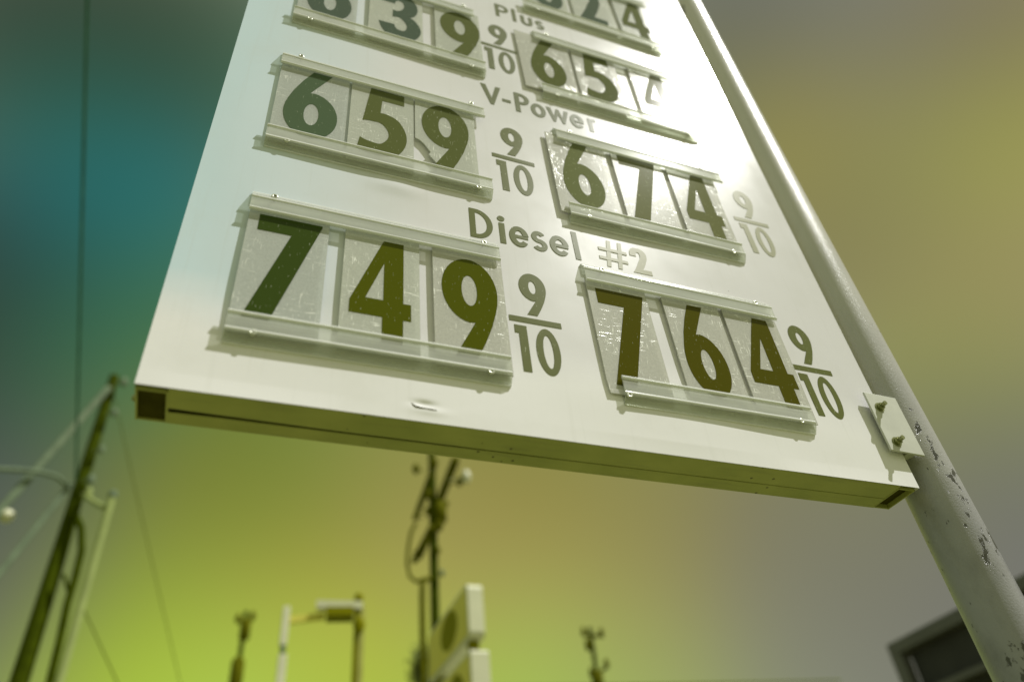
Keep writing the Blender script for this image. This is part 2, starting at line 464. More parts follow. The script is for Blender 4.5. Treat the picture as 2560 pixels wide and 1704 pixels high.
GL = {
 '9': nine(), '6': rot180(nine()),
 '7': [[(0, .835), (0, 1), (1, 1), (1, .985), (.39, 0), (0, 0), (.53, .835)]],
 '4': [[(0, .345), (.52, 1), (.87, 1), (.87, .385), (1, .385), (1, .225), (.87, .225), (.87, 0), (.53, 0), (.53, .225), (0, .225)],
       [(.54, .76), (.54, .385), (.25, .385)]],
 '5': [spline([(.22, 1), (.94, 1), (.94, .835), (.47, .835), (.44, .63), (.62, .625, 1), (.90, .51, 1), (1, .32, 1), (.90, .12, 1), (.62, .01, 1), (.30, -.005, 1), (0, .03),
               (.05, .20), (.26, .165, 1), (.52, .19, 1), (.625, .32, 1), (.52, .445, 1), (.28, .475, 1), (.08, .455)])],
 '3': [spline([(.05, .735), (.12, .90, 1), (.48, 1, 1), (.82, .92, 1), (.93, .74, 1), (.86, .58, 1), (.70, .515), (.90, .43, 1), (1, .27, 1), (.88, .08, 1), (.48, 0, 1), (.12, .08, 1), (0, .26),
               (.36, .27), (.42, .19, 1), (.50, .175, 1), (.62, .20, 1), (.66, .29, 1), (.58, .40, 1), (.32, .425), (.32, .59), (.52, .62, 1), (.59, .72, 1), (.55, .81, 1), (.48, .825, 1), (.40, .80, 1), (.37, .735)])],
 '2': [spline([(.04, .66), (.08, .86, 1), (.26, .98, 1), (.50, 1, 1), (.78, .96, 1), (.93, .82, 1), (.93, .66, 1), (.82, .47, 1), (.56, .165), (1, .165), (1, 0), (0, 0), (.45, .50, 1), (.58, .68, 1), (.57, .79, 1), (.49, .835, 1), (.41, .80, 1), (.37, .66)])],
 '1': [[(0, .825), (0, 1), (.98, 1), (.98, 0), (.32, 0), (.32, .825)]],
 '0': [ell(.5, .5, .5, .5), ell(.5, .5, .21, .36)[::-1]],
}
def put_glyph(mb, ch, x, z, w, h, y0, y1, warp=None, lean=0.):
    mb.prism([[(x+a*w+b*h*lean, z+b*h) for a, b in lp] for lp in GL[ch]], y0, y1, warp)

def ribbon(path, w, closed=False):
    n = len(path); lf = []; rt = []
    for i, p in enumerate(path):
        if closed: a, b = path[i-1], path[(i+1) % n]
        else: a, b = path[max(i-1, 0)], path[min(i+1, n-1)]
        d = Vector((b[0]-a[0], b[1]-a[1])).normalized(); q = Vector((-d.y, d.x))*w/2
        lf.append((p[0]+q.x, p[1]+q.y)); rt.append((p[0]-q.x, p[1]-q.y))
    return [lf, rt[::-1]] if closed else [lf+rt[::-1]]
def arc(cx, cy, rx, ry, a0, a1, n=20):
    return [(cx+rx*math.cos(R(a0+(a1-a0)*k/n)), cy+ry*math.sin(R(a0+(a1-a0)*k/n))) for k in range(n+1)]
def letter(ch, x, z, w, cap=.095, st=.0132):
    """strokes of one letter as lists of loops"""
    xh = cap*.70; s = st
    def q(x0, z0, x1, z1): return [[(x0, z0), (x1, z0), (x1, z1), (x0, z1)]]
    if ch == 'P':
        r = cap*.29
        return [q(x, z, x+s, z+cap), [[(x+s*.5, z+cap), (x+w-r, z+cap)]+arc(x+w-r, z+cap-r, r, r, 90, -90)+[(x+s*.5, z+cap-2*r)], ([(x+s, z+cap-s*.85), (x+w-r, z+cap-s*.85)]+arc(x+w-r, z+cap-r, r-s, r-s*.85, 90, -90)+[(x+s, z+cap-2*r+s*.85)])[::-1]]]
    if ch == 'D':
        rx = w*.72; ry = cap/2
        return [[[(x, z), (x+w-rx, z)]+arc(x+w-rx, z+ry, rx, ry, -90, 90, 26)+[(x, z+cap)],
                 ([(x+s, z+s*.9), (x+w-rx, z+s*.9)]+arc(x+w-rx, z+ry, rx-s, ry-s*.9, -90, 90, 26)+[(x+s, z+cap-s*.9)])[::-1]]]
    if ch == 'l': return [q(x, z, x+s, z+cap)]
    if ch == 'i': return [q(x, z, x+s, z+xh), [ell(x+s/2, z+cap*.86, s*.66, s*.66, 20)]]
    if ch == '-': return [q(x, z+cap*.33, x+w, z+cap*.33+s*.95)]
    if ch == 'o': return [ribbon(ell(x+w/2, z+xh/2, w/2-s/2, xh/2-s/2, 32), s, True)]
    if ch == 'u':
        r = (w-s)/2
        return [ribbon([(x+s/2, z+xh), (x+s/2, z+r+s*.4)]+arc(x+w/2, z+r+s*.4, r, r, 180, 360, 16)[1:-1]+[(x+w-s/2, z+r+s*.4), (x+w-s/2, z+xh)], s)]
    if ch == 'e':
        c = (x+w/2, z+xh/2)
        return [ribbon(arc(c[0], c[1], w/2-s/2, xh/2-s/2, 8, 322, 30), s), q(x+s*.8, z+xh/2-s*.42, x+w-s*.15, z+xh/2+s*.33)]
    if ch == 's':
        rv = (xh-s)/4; cx = x+w/2; ra = (w-s)/2
        p = arc(cx, z+xh-s/2-rv, ra*.92, rv, 32, 262, 14)+arc(cx, z+s/2+rv, ra, rv, 82, -150, 14)
        return [ribbon(p, s*.95)]
    if ch == 'r': return [q(x, z, x+s, z+xh), ribbon(arc(x+w-s*.1, z+xh-w*.78, w*.62, w*.62, 165, 80, 8), s*.9)]
    if ch == 'V':
        t = s*1.1
        return [[[(x, z+cap), (x+t, z+cap), (x+w/2, z+cap*.34), (x+w-t, z+cap), (x+w, z+cap), (x+w/2+s*.35, z), (x+w/2-s*.35, z)]]]
    if ch == 'w':
        t = s*1.0; a = w/2
        return [[[(x, z+xh), (x+t, z+xh), (x+w*.30, z+xh*.40), (x+w*.44, z+xh), (x+w*.56, z+xh), (x+w*.70, z+xh*.40), (x+w-t, z+xh), (x+w, z+xh),
                  (x+w*.76, z), (x+w*.66, z), (x+w*.5, z+xh*.58), (x+w*.34, z), (x+w*.24, z)]]]
    if ch == '#':
        t = s*.8
        return [[[(x+w*.20, z), (x+w*.20+t, z), (x+w*.38+t, z+cap), (x+w*.38, z+cap)]],
                [[(x+w*.58, z), (x+w*.58+t, z), (x+w*.76+t, z+cap), (x+w*.76, z+cap)]],
                q(x, z+cap*.24, x+w*.97, z+cap*.24+t*.9), q(x+w*.03, z+cap*.58, x+w, z+cap*.58+t*.9)]
    if ch == '2': return [[[(x+a*w, z+b*cap*.95) for a, b in lp] for lp in GL['2']]]
    return []

# ------------------------------------------------------------------ ground
g = MB(); g.add([(-900, -900, 0), (900, -900, 0), (900, 900, 0), (-900, 900, 0)], [(0, 1, 2, 3)])
tag(g.build('ground', mat_ground()), kind='structure')

# ------------------------------------------------------------------ price sign
Z0 = 2.3264          # underside of the sign above the ground
SW, ST, SH = 1.5168, .097, 3.05
def warp(x, z):
    """buckling of the sheet; x from the left edge, z above the bottom edge (metres)"""
    e = min(1, max(0, x/.05))*min(1, max(0, (SW-x)/.05))*min(1, max(0, (z+.0)/.03))
    y = .0011*math.sin(x*5.1+.6)*math.sin(z*4.3+1.1)+.0006*math.sin(x*11+z*7)
    y -= .0022*math.exp(-((z-.12)/.07)**2)*(.6+.4*math.sin(x*6+1.2))
    d = math.hypot((x-.39)/.05, (z-.606)/.02); y -= .003*math.exp(-d*d)
    # dent near the bottom edge
    d = math.hypot((x-.440)/.018, (z-.037)/.006); y += .0028*math.exp(-d*d)
    d = math.hypot((x-.45)/.03, (z-.021)/.008); y -= .0016*math.exp(-d*d)
    return y*e
def wz(x, z): return warp(x, z-Z0)
sign = empty('price_sign', (SW/2, ST/2, Z0))
tag(sign, 'large white fuel price sign on a round post, with two columns of price numbers', 'price sign')
def grid(hi, n, a, b, k):
    c = [a+(b-a)*i/k for i in range(k+1)]
    return sorted([t for t in [hi*i/n for i in range(n+1)] if t < a-.003 or t > b+.003]+c)
fx = grid(SW, 120, .38, .51, 52); fz = grid(SH, 240, .0, .07, 28)
mb = MB(); nx = len(fx)
mb.add([(x, warp(x, z), Z0+z) for z in fz for x in fx],
       [(j*nx+i, j*nx+i+1, (j+1)*nx+i+1, (j+1)*nx+i) for j in range(len(fz)-1) for i in range(nx-1)], True)
# returned edges of the sheet
mb.add([(0, 0, Z0), (0, .012, Z0), (0, .012, Z0+SH), (0, 0, Z0+SH)], [(0, 1, 2, 3)])
mb.add([(SW, 0, Z0), (SW, .012, Z0), (SW, .012, Z0+SH), (SW, 0, Z0+SH)], [(0, 1, 2, 3)])
mb.build('face_panel', MT['face'], sign)
mb = MB(); mb.box((.002, ST-.002, Z0+.004), (SW-.002, ST+.001, Z0+SH-.004)); mb.build('back_panel', MT['plate'], sign)
# end channels: open-ended upright boxes
def channel(x0, x1, open_bottom):
    mb = MB(); t = .003
    y0, y1 = .0125, ST-.003
    mb.box((x0, y0, Z0), (x0+t, y1, Z0+SH)); mb.box((x1-t, y0, Z0), (x1, y1, Z0+SH))
    mb.box((x0+t, y0, Z0+.0004), (x1-t, y0+t, Z0+SH)); mb.box((x0+t, y1-t, Z0+.0004), (x1-t, y1, Z0+SH))
    o = mb.build('end_channel', MT['frame'], sign)
    return o
channel(.0008, .047, True)
channel(SW-.046, SW-.0008, False)
mb = MB(); mb.box((.004, .016, Z0+.0035), (.0438, ST-.007, Z0+.0055)); mb.build('channel_dark_sheet', MT['frame_dark'], sign)  # dark sheet standing in for the shaded hollow of the open end
mb = MB(); mb.box((SW-.042, .016, Z0+.01), (SW-.004, ST-.007, Z0+.012)); mb.build('channel_dark_sheet', MT['frame_dark'], sign)
# bottom cladding in two strips with a seam that gapes at the left
mb = MB()
ym = [(.047, .054), (.12, .0555), (.30, .0585), (.7, .0592), (1.4705, .0555)]
def strip(lo, hi, z0, z1):
    n = len(lo); vs = []
    for (x, a), (_, b) in zip(lo, hi): vs += [(x, a, z0), (x, b, z0), (x, b, z1), (x, a, z1)]
    fs = [(0, 1, 2, 3), (4*(n-1), 4*(n-1)+3, 4*(n-1)+2, 4*(n-1)+1)]
    for i in range(n-1):
        for k in range(4): fs.append((4*i+k, 4*i+(k+1) % 4, 4*(i+1)+(k+1) % 4, 4*(i+1)+k))
    mb.add(vs, fs)
strip([(x, .0025) for x, _ in ym], ym, Z0+.0008, Z0+.0028)
gap = [.011, .008, .005, .0025, .0014]
strip([(x, y+g) for (x, y), g in zip(ym, gap)], [(x, ST-.0025) for x, _ in ym], Z0+.0002, Z0+.0022)
mb.build('bottom_cladding', MT['frame'], sign)
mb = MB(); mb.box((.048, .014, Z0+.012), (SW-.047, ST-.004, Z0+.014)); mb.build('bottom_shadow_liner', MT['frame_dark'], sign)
mb = MB()
mb.tube([(-.001, .057, Z0+.014), (-.006, .057, Z0+.014)], [.006, .0045], 14)
mb.build('edge_bolt', MT['bolt'], sign)
# torn dent in the sheet near the bottom edge
mb = MB(); pth = [(.4185, .0355), (.421, .0315), (.426, .0285), (.434, .0272), (.444, .0270), (.452, .0262), (.462, .0260)]
wd = [.0010, .0034, .0042, .0030, .0020, .0022, .0008]
lf = []; rt = []
for (a, b), w_ in zip(pth, wd): lf.append((a, Z0+b+w_/2)); rt.append((a, Z0+b-w_/2))
mb.prism([lf+rt[::-1]], -.0006, .0004, wz); mb.build('tear', MT['frame_dark'], sign)

# lettering on the face
INK = dict(
    olive=ink('lettering_olive', (.135, .150, .045)),
    pale=ink('lettering_glare_pale', (.40, .40, .28)),  # sun-glare washout of #2 and right-hand fractions put into the ink
    grey=ink('lettering_grey', (.17, .185, .10)),
)
def word(name, items, z, cap, mat, label=None, st=.0132):
    mb = MB(); k = 0
    for ch, x, w in items:
        for loops in letter(ch, x, z, w, cap, st):
            loops = [[(a, b+Z0) for a, b in lp] for lp in loops]
            mb.prism(loops, -.0009-.00012*(k % 4), .0004, wz); k += 1
    o = mb.build(name, mat, sign)
    if label: o['label'] = label
    return o
word('lettering', [('P', .692, .046), ('l', .749, .016), ('u', .778, .040), ('s', .827, .032)], 1.577, .082, INK['grey'], 'word Plus', .0125)
word('lettering', [('V', .612, .058), ('-', .672, .024), ('P', .709, .043), ('o', .754, .044), ('w', .802, .067), ('e', .871, .043), ('r', .928, .024)], 1.052, .092, INK['grey'], 'word V-Power')
word('lettering', [('D', .549, .053), ('i', .617, .015), ('e', .640, .046), ('s', .692, .038), ('e', .737, .047), ('l', .797, .016)], .497, .095, INK['olive'], 'word Diesel')
word('lettering', [('#', .860, .076), ('2', .943, .050)], .497, .092, INK['pale'], 'characters #2 paled by glare')
def fraction(x, z, mat, sc=1.0):
    mb = MB(); y0, y1 = -.0009, .0004
    put_glyph(mb, '9', x+.030*sc, Z0+z+.150, .060*sc, .120, y0, y1, wz)
    mb.prism([[(x, Z0+z+.126), (x+.112*sc, Z0+z+.126), (x+.112*sc, Z0+z+.140), (x, Z0+z+.140)]], y0, y1, wz)
    put_glyph(mb, '1', x+.009, Z0+z, .026, .116, y0, y1, wz)
    put_glyph(mb, '0', x+.050*sc, Z0+z-.001, .050, .118, y0, y1, wz)
    mb.build('fraction', mat, sign)
fraction(.616, .145, INK['olive'])
fraction(.622, .689, INK['olive'])
fraction(.628, 1.238, INK['grey'])
fraction(1.304, .156, INK['olive'])
fraction(1.322, .680, INK['pale'])
fraction(1.330, 1.214, INK['pale'])
fraction(1.330, 1.745, INK['pale'])

# ------------------------------------------------------------------ card tracks
def rail(x0, x1, z, top=True, tilt=0.0, rivets=()):
    """clear extruded track, z = its outer edge"""
    s = -1 if top else 1
    P = [(0.0002, 0), (.004, 0), (.0152, .018), (.0156, .064), (.0146, .066), (.0130, .064), (.0128, .0205), (.0035, .006), (.0035, .034), (.0002, .034)]
    prof = [(-h, Z0+z+s*d) for h, d in P]
    mb = MB(); mb.profile(prof, x0, x1)
    o = mb.build('card_track', MT['rail'], sign, bevel=.0005)
    for hc, dc, rh, rd, x_ in ((.0150, .0590, .0034, .0034, 0), (.0140, .0015, -.0125, .0026, .001), (.0150, .0235, .0018, .0034, .0004)):
        lip = MB()
        if rh < 0:   # thick foot along the outer edge, lying on the face
            pr = [(.0002, -.0004), (.0002, .0030), (.0038, .0030), (.0050, .0012), (.0046, -.0004)]
        else: pr = [(hc+rh*math.sin(R(a)), dc+rd*math.cos(R(a))) for a in range(0, 181, 20)]
        lip.profile([(-h, Z0+z+s*d) for h, d in pr], x0+x_, x1-x_); lip.build('lip', MT['lip'], o)
    for rx, rz in rivets:
        b = MB(); n = 20
        yh = -.0152
        ring = lambda r, y: [(rx+r*math.cos(2*math.pi*k/n), y, Z0+rz+r*math.sin(2*math.pi*k/n)) for k in range(n)]
        R4 = [ring(.0066, yh+.002), ring(.0068, yh+.0006), ring(.0056, yh-.0010), ring(.0030, yh-.0012), ring(.0022, yh+.0015)]
        vs = [p for r_ in R4 for p in r_]
        b.add(vs, [(i*n+k, i*n+(k+1) % n, (i+1)*n+(k+1) % n, (i+1)*n+k) for i in range(4) for k in range(n)], True)
        b.tube([(rx, yh+.001, Z0+rz), (rx, 0, Z0+rz)], .0024, 10)
        rv = b.build('rivet', MT['rivet'], o)
        b = MB(); b.add(ring(.0024, yh+.0003), [tuple(range(n))]); b.build('rivet', MT['hole'], o)
    return o
# left column
rail(.105, .605, .484, True, rivets=((.146, .470), (.572, .468)))
rail(.106, .603, .100, False, rivets=((.150, .122), (.562, .120)))
rail(.106, .607, 1.014, True, rivets=((.148, 1.002), (.574, 1.002)))
rail(.106, .607, .636, False, rivets=((.149, .658), (.572, .656)))
rail(.108, .610, 1.552, True, rivets=((.15, 1.54), (.578, 1.54)))
rail(.110, .628, 1.172, False, rivets=((.152, 1.192), (.585, 1.194)))
# right column
rail(.802, 1.300, .480, True, rivets=((.848, .463), (1.257, .463)))
rail(.834, 1.286, .098, False, rivets=((.843, .116), (1.250, .120)))
rail(.807, 1.318, 1.010, True, rivets=((.85, .995), (1.262, .995)))
rail(.800, 1.290, .620, False, rivets=((.849, .645), (1.255, .643)))
rail(.806, 1.312, 1.540, True, rivets=((.85, 1.527), (1.27, 1.527)))
rail(.796, 1.305, 1.150, False, rivets=((.84, 1.172), (1.27, 1.172)))
rail(.805, 1.315, 2.065, True, rivets=((.85, 2.05), (1.27, 2.05)))
rail(.790, 1.310, 1.668, False, rivets=((.84, 1.69), (1.27, 1.69)))

# ------------------------------------------------------------------ price cards: things held by the tracks
def inkd(k, c, worn=.3): return ink('digit_ink_'+k, c, .10, worn)
DI = dict(
    green=inkd('green', (.045, .072, .012), .1), olive=inkd('olive', (.086, .098, .004), .15), brown=inkd('brown_olive', (.082, .078, .004), .25),  # ink tones per card carry the colour wash and upper-row glare lightening
    grey=inkd('grey_green', (.088, .130, .072), .25), mid=inkd('mid_olive', (.115, .132, .045), .35), scuffed_glare=inkd('scuffed_glare', (.16, .18, .075), .9), slate=inkd('slate', (.085, .115, .085), .25), pale=inkd('pale_olive', (.17, .18, .08), .9), worn=inkd('worn', (.20, .21, .11), 1.),  # scuffed, pale, worn: real wear plus sun-glare fading put into the ink
)
proto = None
def card(ch, x0, x1, z0, z1, ik, plast, label, gx=None, gz=None, gw=.115, gh=.262, y=-.0065, outline=None, tilt=0.):
    w = x1-x0
    t = empty('price_card', ((x0+x1)/2, y, Z0+z0))
    tag(t, label, 'number card', 'price number cards held in the clear tracks')
    mb = MB(); pl = outline or [(x0, z0), (x1, z0), (x1, z1), (x0, z1)]
    mb.prism([[(a, b+Z0) for a, b in pl]], y-.0016, y+.0012)
    mb.build('plastic_sheet', MT[plast], t, bevel=.0004)
    gx = x0+(w-gw)*.55 if gx is None else gx
    gz = z0+.03 if gz is None else gz
    mb = MB(); put_glyph(mb, ch, gx, Z0+gz, gw, gh, y-.0021, y-.0017)
    mb.build('numeral', DI[ik], t)
    if tilt: t.rotation_euler = (0, R(tilt), 0)
    return t
zA, zB = .122, .440
# row 7 4 9
card('7', .107, .255, zA, zB, 'green', 'card_clear', 'clear card with a dark green 7, left end of the lowest left row', .126, .157, .116, .262)
card('4', .286, .433, zA, zB, 'olive', 'card', 'scratched clear card with an olive 4, middle of the lowest left row', .302, .152, .114, .262)
card('9', .460, .608, zA, .442, 'olive', 'card_scratched', 'scratched clear card with an olive 9, right end of the lowest left row', .477, .148, .115, .263)
# row 6 5 9
card('6', .109, .267, .655, .975, 'grey', 'card_clear', 'clear card with a grey-green 6, left of the 5 in the middle left row', .130, .693, .117, .262)
card('5', .273, .4235, .655, .975, 'mid', 'card', 'clear card with an olive 5 between the 6 and the broken 9 card', .294, .694, .113, .262, y=-.0062)
card('9', .4265, .578, .655, .975, 'mid', 'card', 'clear card with an olive 9 and a broken lower left corner', .443, .692, .118, .266, y=-.0075,
     outline=[(.4265, .795), (.4265, .975), (.578, .975), (.578, .655), (.476, .655), (.4765, .716), (.458, .742), (.463, .752), (.4485, .778), (.437, .790)])
# row 6 3 9
card('6', .115, .268, 1.190, 1.515, 'slate', 'card_clear', 'clear card with a slate green 6, at the top left beside the 3', .136, 1.232, .117, .262)
card('3', .300, .452, 1.190, 1.515, 'slate', 'card', 'clear card with a slate green 3, the only 3 on the sign', .328, 1.238, .118, .262)
card('9', .488, .626, 1.190, 1.515, 'mid', 'card', 'clear card with an olive 9, at the top left beside the 3', .504, 1.232, .120, .262)
# row 7 6 4 (right)
card('7', .803, .949, .118, .435, 'brown', 'card_scratched', 'scratched card with a brown-olive 7, its corner hanging below the lowest right track', .823, .142, .116, .264,
     outline=[(.803, .155), (.803, .435), (.949, .435), (.949, .120), (.806, .120)])
card('6', .990, 1.139, .122, .440, 'brown', 'card_scratched', 'scratched clear card with a brown-olive 6, middle of the lowest right row', 1.008, .152, .104, .260)
card('4', 1.151, 1.299, .122, .440, 'brown', 'card_scratched', 'scratched clear card with a brown-olive 4, right end of the lowest right row', 1.170, .155, .117, .258)
# row 6 7 4 (right)
card('6', .780, .953, .645, .975, 'scuffed_glare', 'card_scratched', 'scuffed clear card with a worn, glare-paled olive 6, left of the worn pale 7', .804, .689, .113, .266, outline=[(.780, .652), (.777, .975), (.945, .975), (.953, .645)])
card('7', .966, 1.122, .650, .975, 'pale', 'card_scratched', 'scuffed clear card with a worn, glare-paled 7 between a 6 and a 4', .985, .696, .116, .262)
card('4', 1.138, 1.288, .650, .975, 'pale', 'card_scratched', 'scuffed clear card with a worn, glare-paled 4, right of the worn pale 7', 1.158, .690, .112, .264)
# row 6 5 4 (right, glare paling in the ink)
card('6', .745, .918, 1.188, 1.515, 'mid', 'card_scratched', 'clear card with an olive 6, sticking out to the left of its track', .778, 1.225, .112, .262, outline=[(.748, 1.188), (.741, 1.505), (.918, 1.505), (.918, 1.188)])
card('5', .928, 1.080, 1.188, 1.505, 'mid', 'card_scratched', 'clear card with an olive 5, in the right column beside the sun glare', .948, 1.228, .114, .262)
card('4', 1.130, 1.296, 1.188, 1.505, 'worn', 'card_scratched', 'clear card with a nearly vanished 4 inside the sun glare', 1.155, 1.228, .114, .262)
# row 6 2 4 (right, cut by the picture edge)
card('6', .815, .967, 1.700, 2.035, 'slate', 'card', 'clear card with a grey 6, left end of the topmost right row', .838, 1.742, .114, .262)
card('2', .987, 1.150, 1.700, 2.035, 'slate', 'card', 'clear card with a grey 2, the only price card showing a 2', 1.004, 1.745, .114, .262)
card('4', 1.170, 1.292, 1.700, 2.035, 'mid', 'card', 'clear card with an olive 4, right end of the topmost right row', 1.184, 1.747, .112, .262)

# ------------------------------------------------------------------ sign post
PX, PY, PR = 1.6119, .042, .0597
post = empty('sign_post', (PX, PY, 0))
tag(post, 'round white painted steel post with chipped paint at the right edge of the price sign', 'post')
mb = MB(); n = 72
zs = [0, 1.2, 1.8, 2.4, 3.2, 4.2, 5.4, 6.2]
mb.tube([(PX, PY, z) for z in zs], PR, n)
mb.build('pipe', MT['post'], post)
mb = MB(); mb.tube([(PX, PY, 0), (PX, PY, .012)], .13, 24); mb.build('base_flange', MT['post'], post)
# bracket plates: one at the bottom of the sign, one near the top of the sign
def hexprism(mb, c, r, y0, y1):
    ring = [(c[0]+r*math.cos(math.pi/3*k+.3), c[1]+r*math.sin(math.pi/3*k+.3)) for k in range(6)]
    mb.prism([ring], y0, y1)
def bracket(z0, z1):
    mb = MB(); mb.prism([[(1.468, z0+.003), (1.561, z0), (1.561, z1-.002), (1.469, z1)]], -.0165, -.0115)
    pl = mb.build('bracket_plate', MT['plate'], post, bevel=.0008)
    g = MB(); g.box((1.536, -.0113, z0+.014), (1.5600, .024, z1-.010)); g.build('spacer', MT['plate'], pl)
    for zc in (z0+.026, z1-.040):
        b = MB(); xc = 1.494
        ring = lambda r, y: [(xc+r*math.cos(2*math.pi*k/24), y, zc+r*math.sin(2*math.pi*k/24)) for k in range(24)]
        b.tube([(xc, -.0166, zc), (xc, -.0185, zc)], .0120, 24, smooth=False)       # washer
        hexprism(b, (xc, zc), .0088, -.0260, -.0186)
        b.tube([(xc, -.0255, zc), (xc, -.0275, zc), (xc, -.0275, zc)], .0072, 6, smooth=False)
        pts = [(xc, -.027-.0011*k, zc) for k in range(10)]
        b.tube(pts, [.0052 if k % 2 else .0045 for k in range(10)], 16)
        b.tube([(xc, -.0112, zc), (xc, .0015, zc)], .0052, 12)
        b.build('bolt', MT['bolt'], pl)
    return pl
bracket(Z0+.0755, Z0+.2335)
bracket(Z0+2.72, Z0+2.88)
# through bolts showing at the far side of the pipe
for zc, k in ((1.6+.9455, 1), (1.6+2.70, .6)):
    b = MB(); a = R(-12)
    dx, dy = math.cos(a), math.sin(a)
    P = lambda r: (PX+dx*r, PY+dy*r, zc)
    b.tube([P(PR-.004), P(PR+.0025)], .0135*k, 20, smooth=False)
    b.tube([P(PR+.002), P(PR+.0105*k)], .0095*k, 6, smooth=False)
    b.tube([P(PR+.010*k), P(PR+.017*k)], .0052*k, 12)
    b.build('bolt', MT['bolt'], post)

# ------------------------------------------------------------------ surroundings
def at(az, el, D):
    return Vector((EYE.x+D*math.sin(R(az)), EYE.y+D*math.cos(R(az)), EYE.z+D*math.tan(R(el))))
def sagline(a, b, sag, n=16):
    return [a.lerp(b, t/n)-Vector((0, 0, sag*4*(t/n)*(1-t/n))) for t in range(n+1)]

# big wooden utility pole at the left
b0 = at(-10.15, 0, 16); b0.z = 0
up = empty('utility_pole', b0)
tag(up, 'tall thick wooden utility pole at the far left with a curved lamp arm', 'utility pole')
top = at(-10.45, 35.8, 16)
mb = MB(); mb.tube([b0, b0.lerp(top, .5), top], [.19, .155, .105], 24); mb.build('pole', MT['wood'], up)
# curved lamp arm running left
mb = MB(); mb.tube([at(-11.0, 28.2, 15.8), at(-12.0, 28.75, 15.6), at(-13.2, 28.85, 15.4), at(-14.5, 28.7, 15.2), at(-16.4, 28.4, 15.0), at(-18.4, 28.0, 14.8)], .045, 12); mb.build('lamp_arm', MT['palecable'], up)
mb = MB(); mb.tube([at(-9.95, 27.95, 15.85), at(-9.2, 27.6, 15.3), at(-8.35, 27.35, 14.6)], .055, 10); mb.build('side_bracket', MT['metal'], up)
mb = MB(); mb.tube([at(-10.15, 26.7, 15.8), at(-9.5, 25.9, 15.7), at(-9.05, 24.5, 15.7), at(-8.95, 22.8, 15.7), at(-8.95, 21.3, 15.7), at(-8.75, 19.0, 15.7), at(-8.6, 16.0, 15.7), at(-8.5, 8, 15.7)], .07, 10)
mb.tube([at(-9.7, 23.0, 15.7), at(-9.0, 21.9, 15.7)], .035, 8)
mb.build('cable_conduit', MT['wood'], up)
for az, el, r, c in ((-10.0, 31.0, .07, 'palecable'), (-10.1, 29.0, .09, 'palecable'), (-9.95, 28.2, .075, 'metal'), (-9.9, 33.5, .08, 'palecable'), (-9.9, 35.6, .09, 'palecable')):
    mb = MB(); p = at(az+.25, el, 15.75); mb.tube([p+Vector((0, 0, -r*1.2)), p+Vector((0, 0, -r*.2)), p+Vector((0, 0, r*.3)), p+Vector((0, 0, r*1.2))], [r*.5, r, r*.7, r*.4], 12)
    mb.tube([p, p+Vector((-.16, .1, -.02))], .02, 8)
    mb.build('insulator', MT[c], up)

b0 = at(-8.1, 0, 14.5); b0.z = 0
mp_ = empty('metal_pole', b0); tag(mp_, 'slender pale metal pole with a round cap standing beside the thick wooden pole', 'pole')
t1 = at(-8.12, 28.1, 14.5)
mb = MB(); mb.tube([b0, t1], [.085, .062], 16); mb.build('pole', MT['metal'], mp_)
mb = MB(); mb.tube([t1+Vector((0, 0, -.02)), t1+Vector((0, 0, .05)), t1+Vector((0, 0, .11)), t1+Vector((0, 0, .14))], [.07, .085, .07, .02], 16); mb.build('cap', MT['palecable'], mp_)

def cable(a, b, sag, r, mat, label, cat='cable', grp=None):
    mb = MB(); mb.tube(sagline(a, b, sag), r, 8)
    o = mb.build('overhead_cable', MT[mat], origin=a); tag(o, label, cat, grp); return o
G = 'overhead cables'
cable(at(-10.6, 35.0, 15.9), at(-20.0, 12.0, 15.0), .0, .080, 'palecable', 'thick pale cable with a white ball, running down from the top of the wooden pole', grp=G)
cable(at(-11.0, 28.5, 15.9), at(-18.5, 8.0, 15.0), .0, .060, 'palecable', 'pale cable running down left from the lamp arm joint of the wooden pole', grp=G)
cable(at(-10.2, 34.8, 15.9), at(2.2, 10.0, 24), .05, .010, 'cable', 'thin dark cable running down right from the top of the wooden pole', grp=G)
cable(at(-8.3, 21.6, 14.6), at(-1.5, 12.5, 20), .0, .012, 'cable', 'thin dark cable running down right from the slender metal pole', grp=G)
wa, wb_ = at(-10.8, 28.8, 15.8), at(-25.24, 57.6, 6.5)
cable(wa, wa+(wb_-wa)*1.5, .0, .022, 'wire', 'thin dark wire rising overhead up the left edge of the sky', grp=G)
cable(at(-30, 14.5, 46), at(44, 13.4, 50), .3, .045, 'cable', 'faint dark wire running level low in the sky behind the poles', grp=G)
bp = at(-14.18, 25.9, 15.5)
mb = MB(); mb.tube([bp+Vector((0, 0, .13*math.cos(t))) for t in [math.pi*k/10 for k in range(11)]], [max(.002, .13*math.sin(math.pi*k/10)) for k in range(11)], 18)
wb = mb.build('marker_ball', MT['white'], origin=bp); tag(wb, 'small white ball on the pale cable at the far left edge', 'ball')

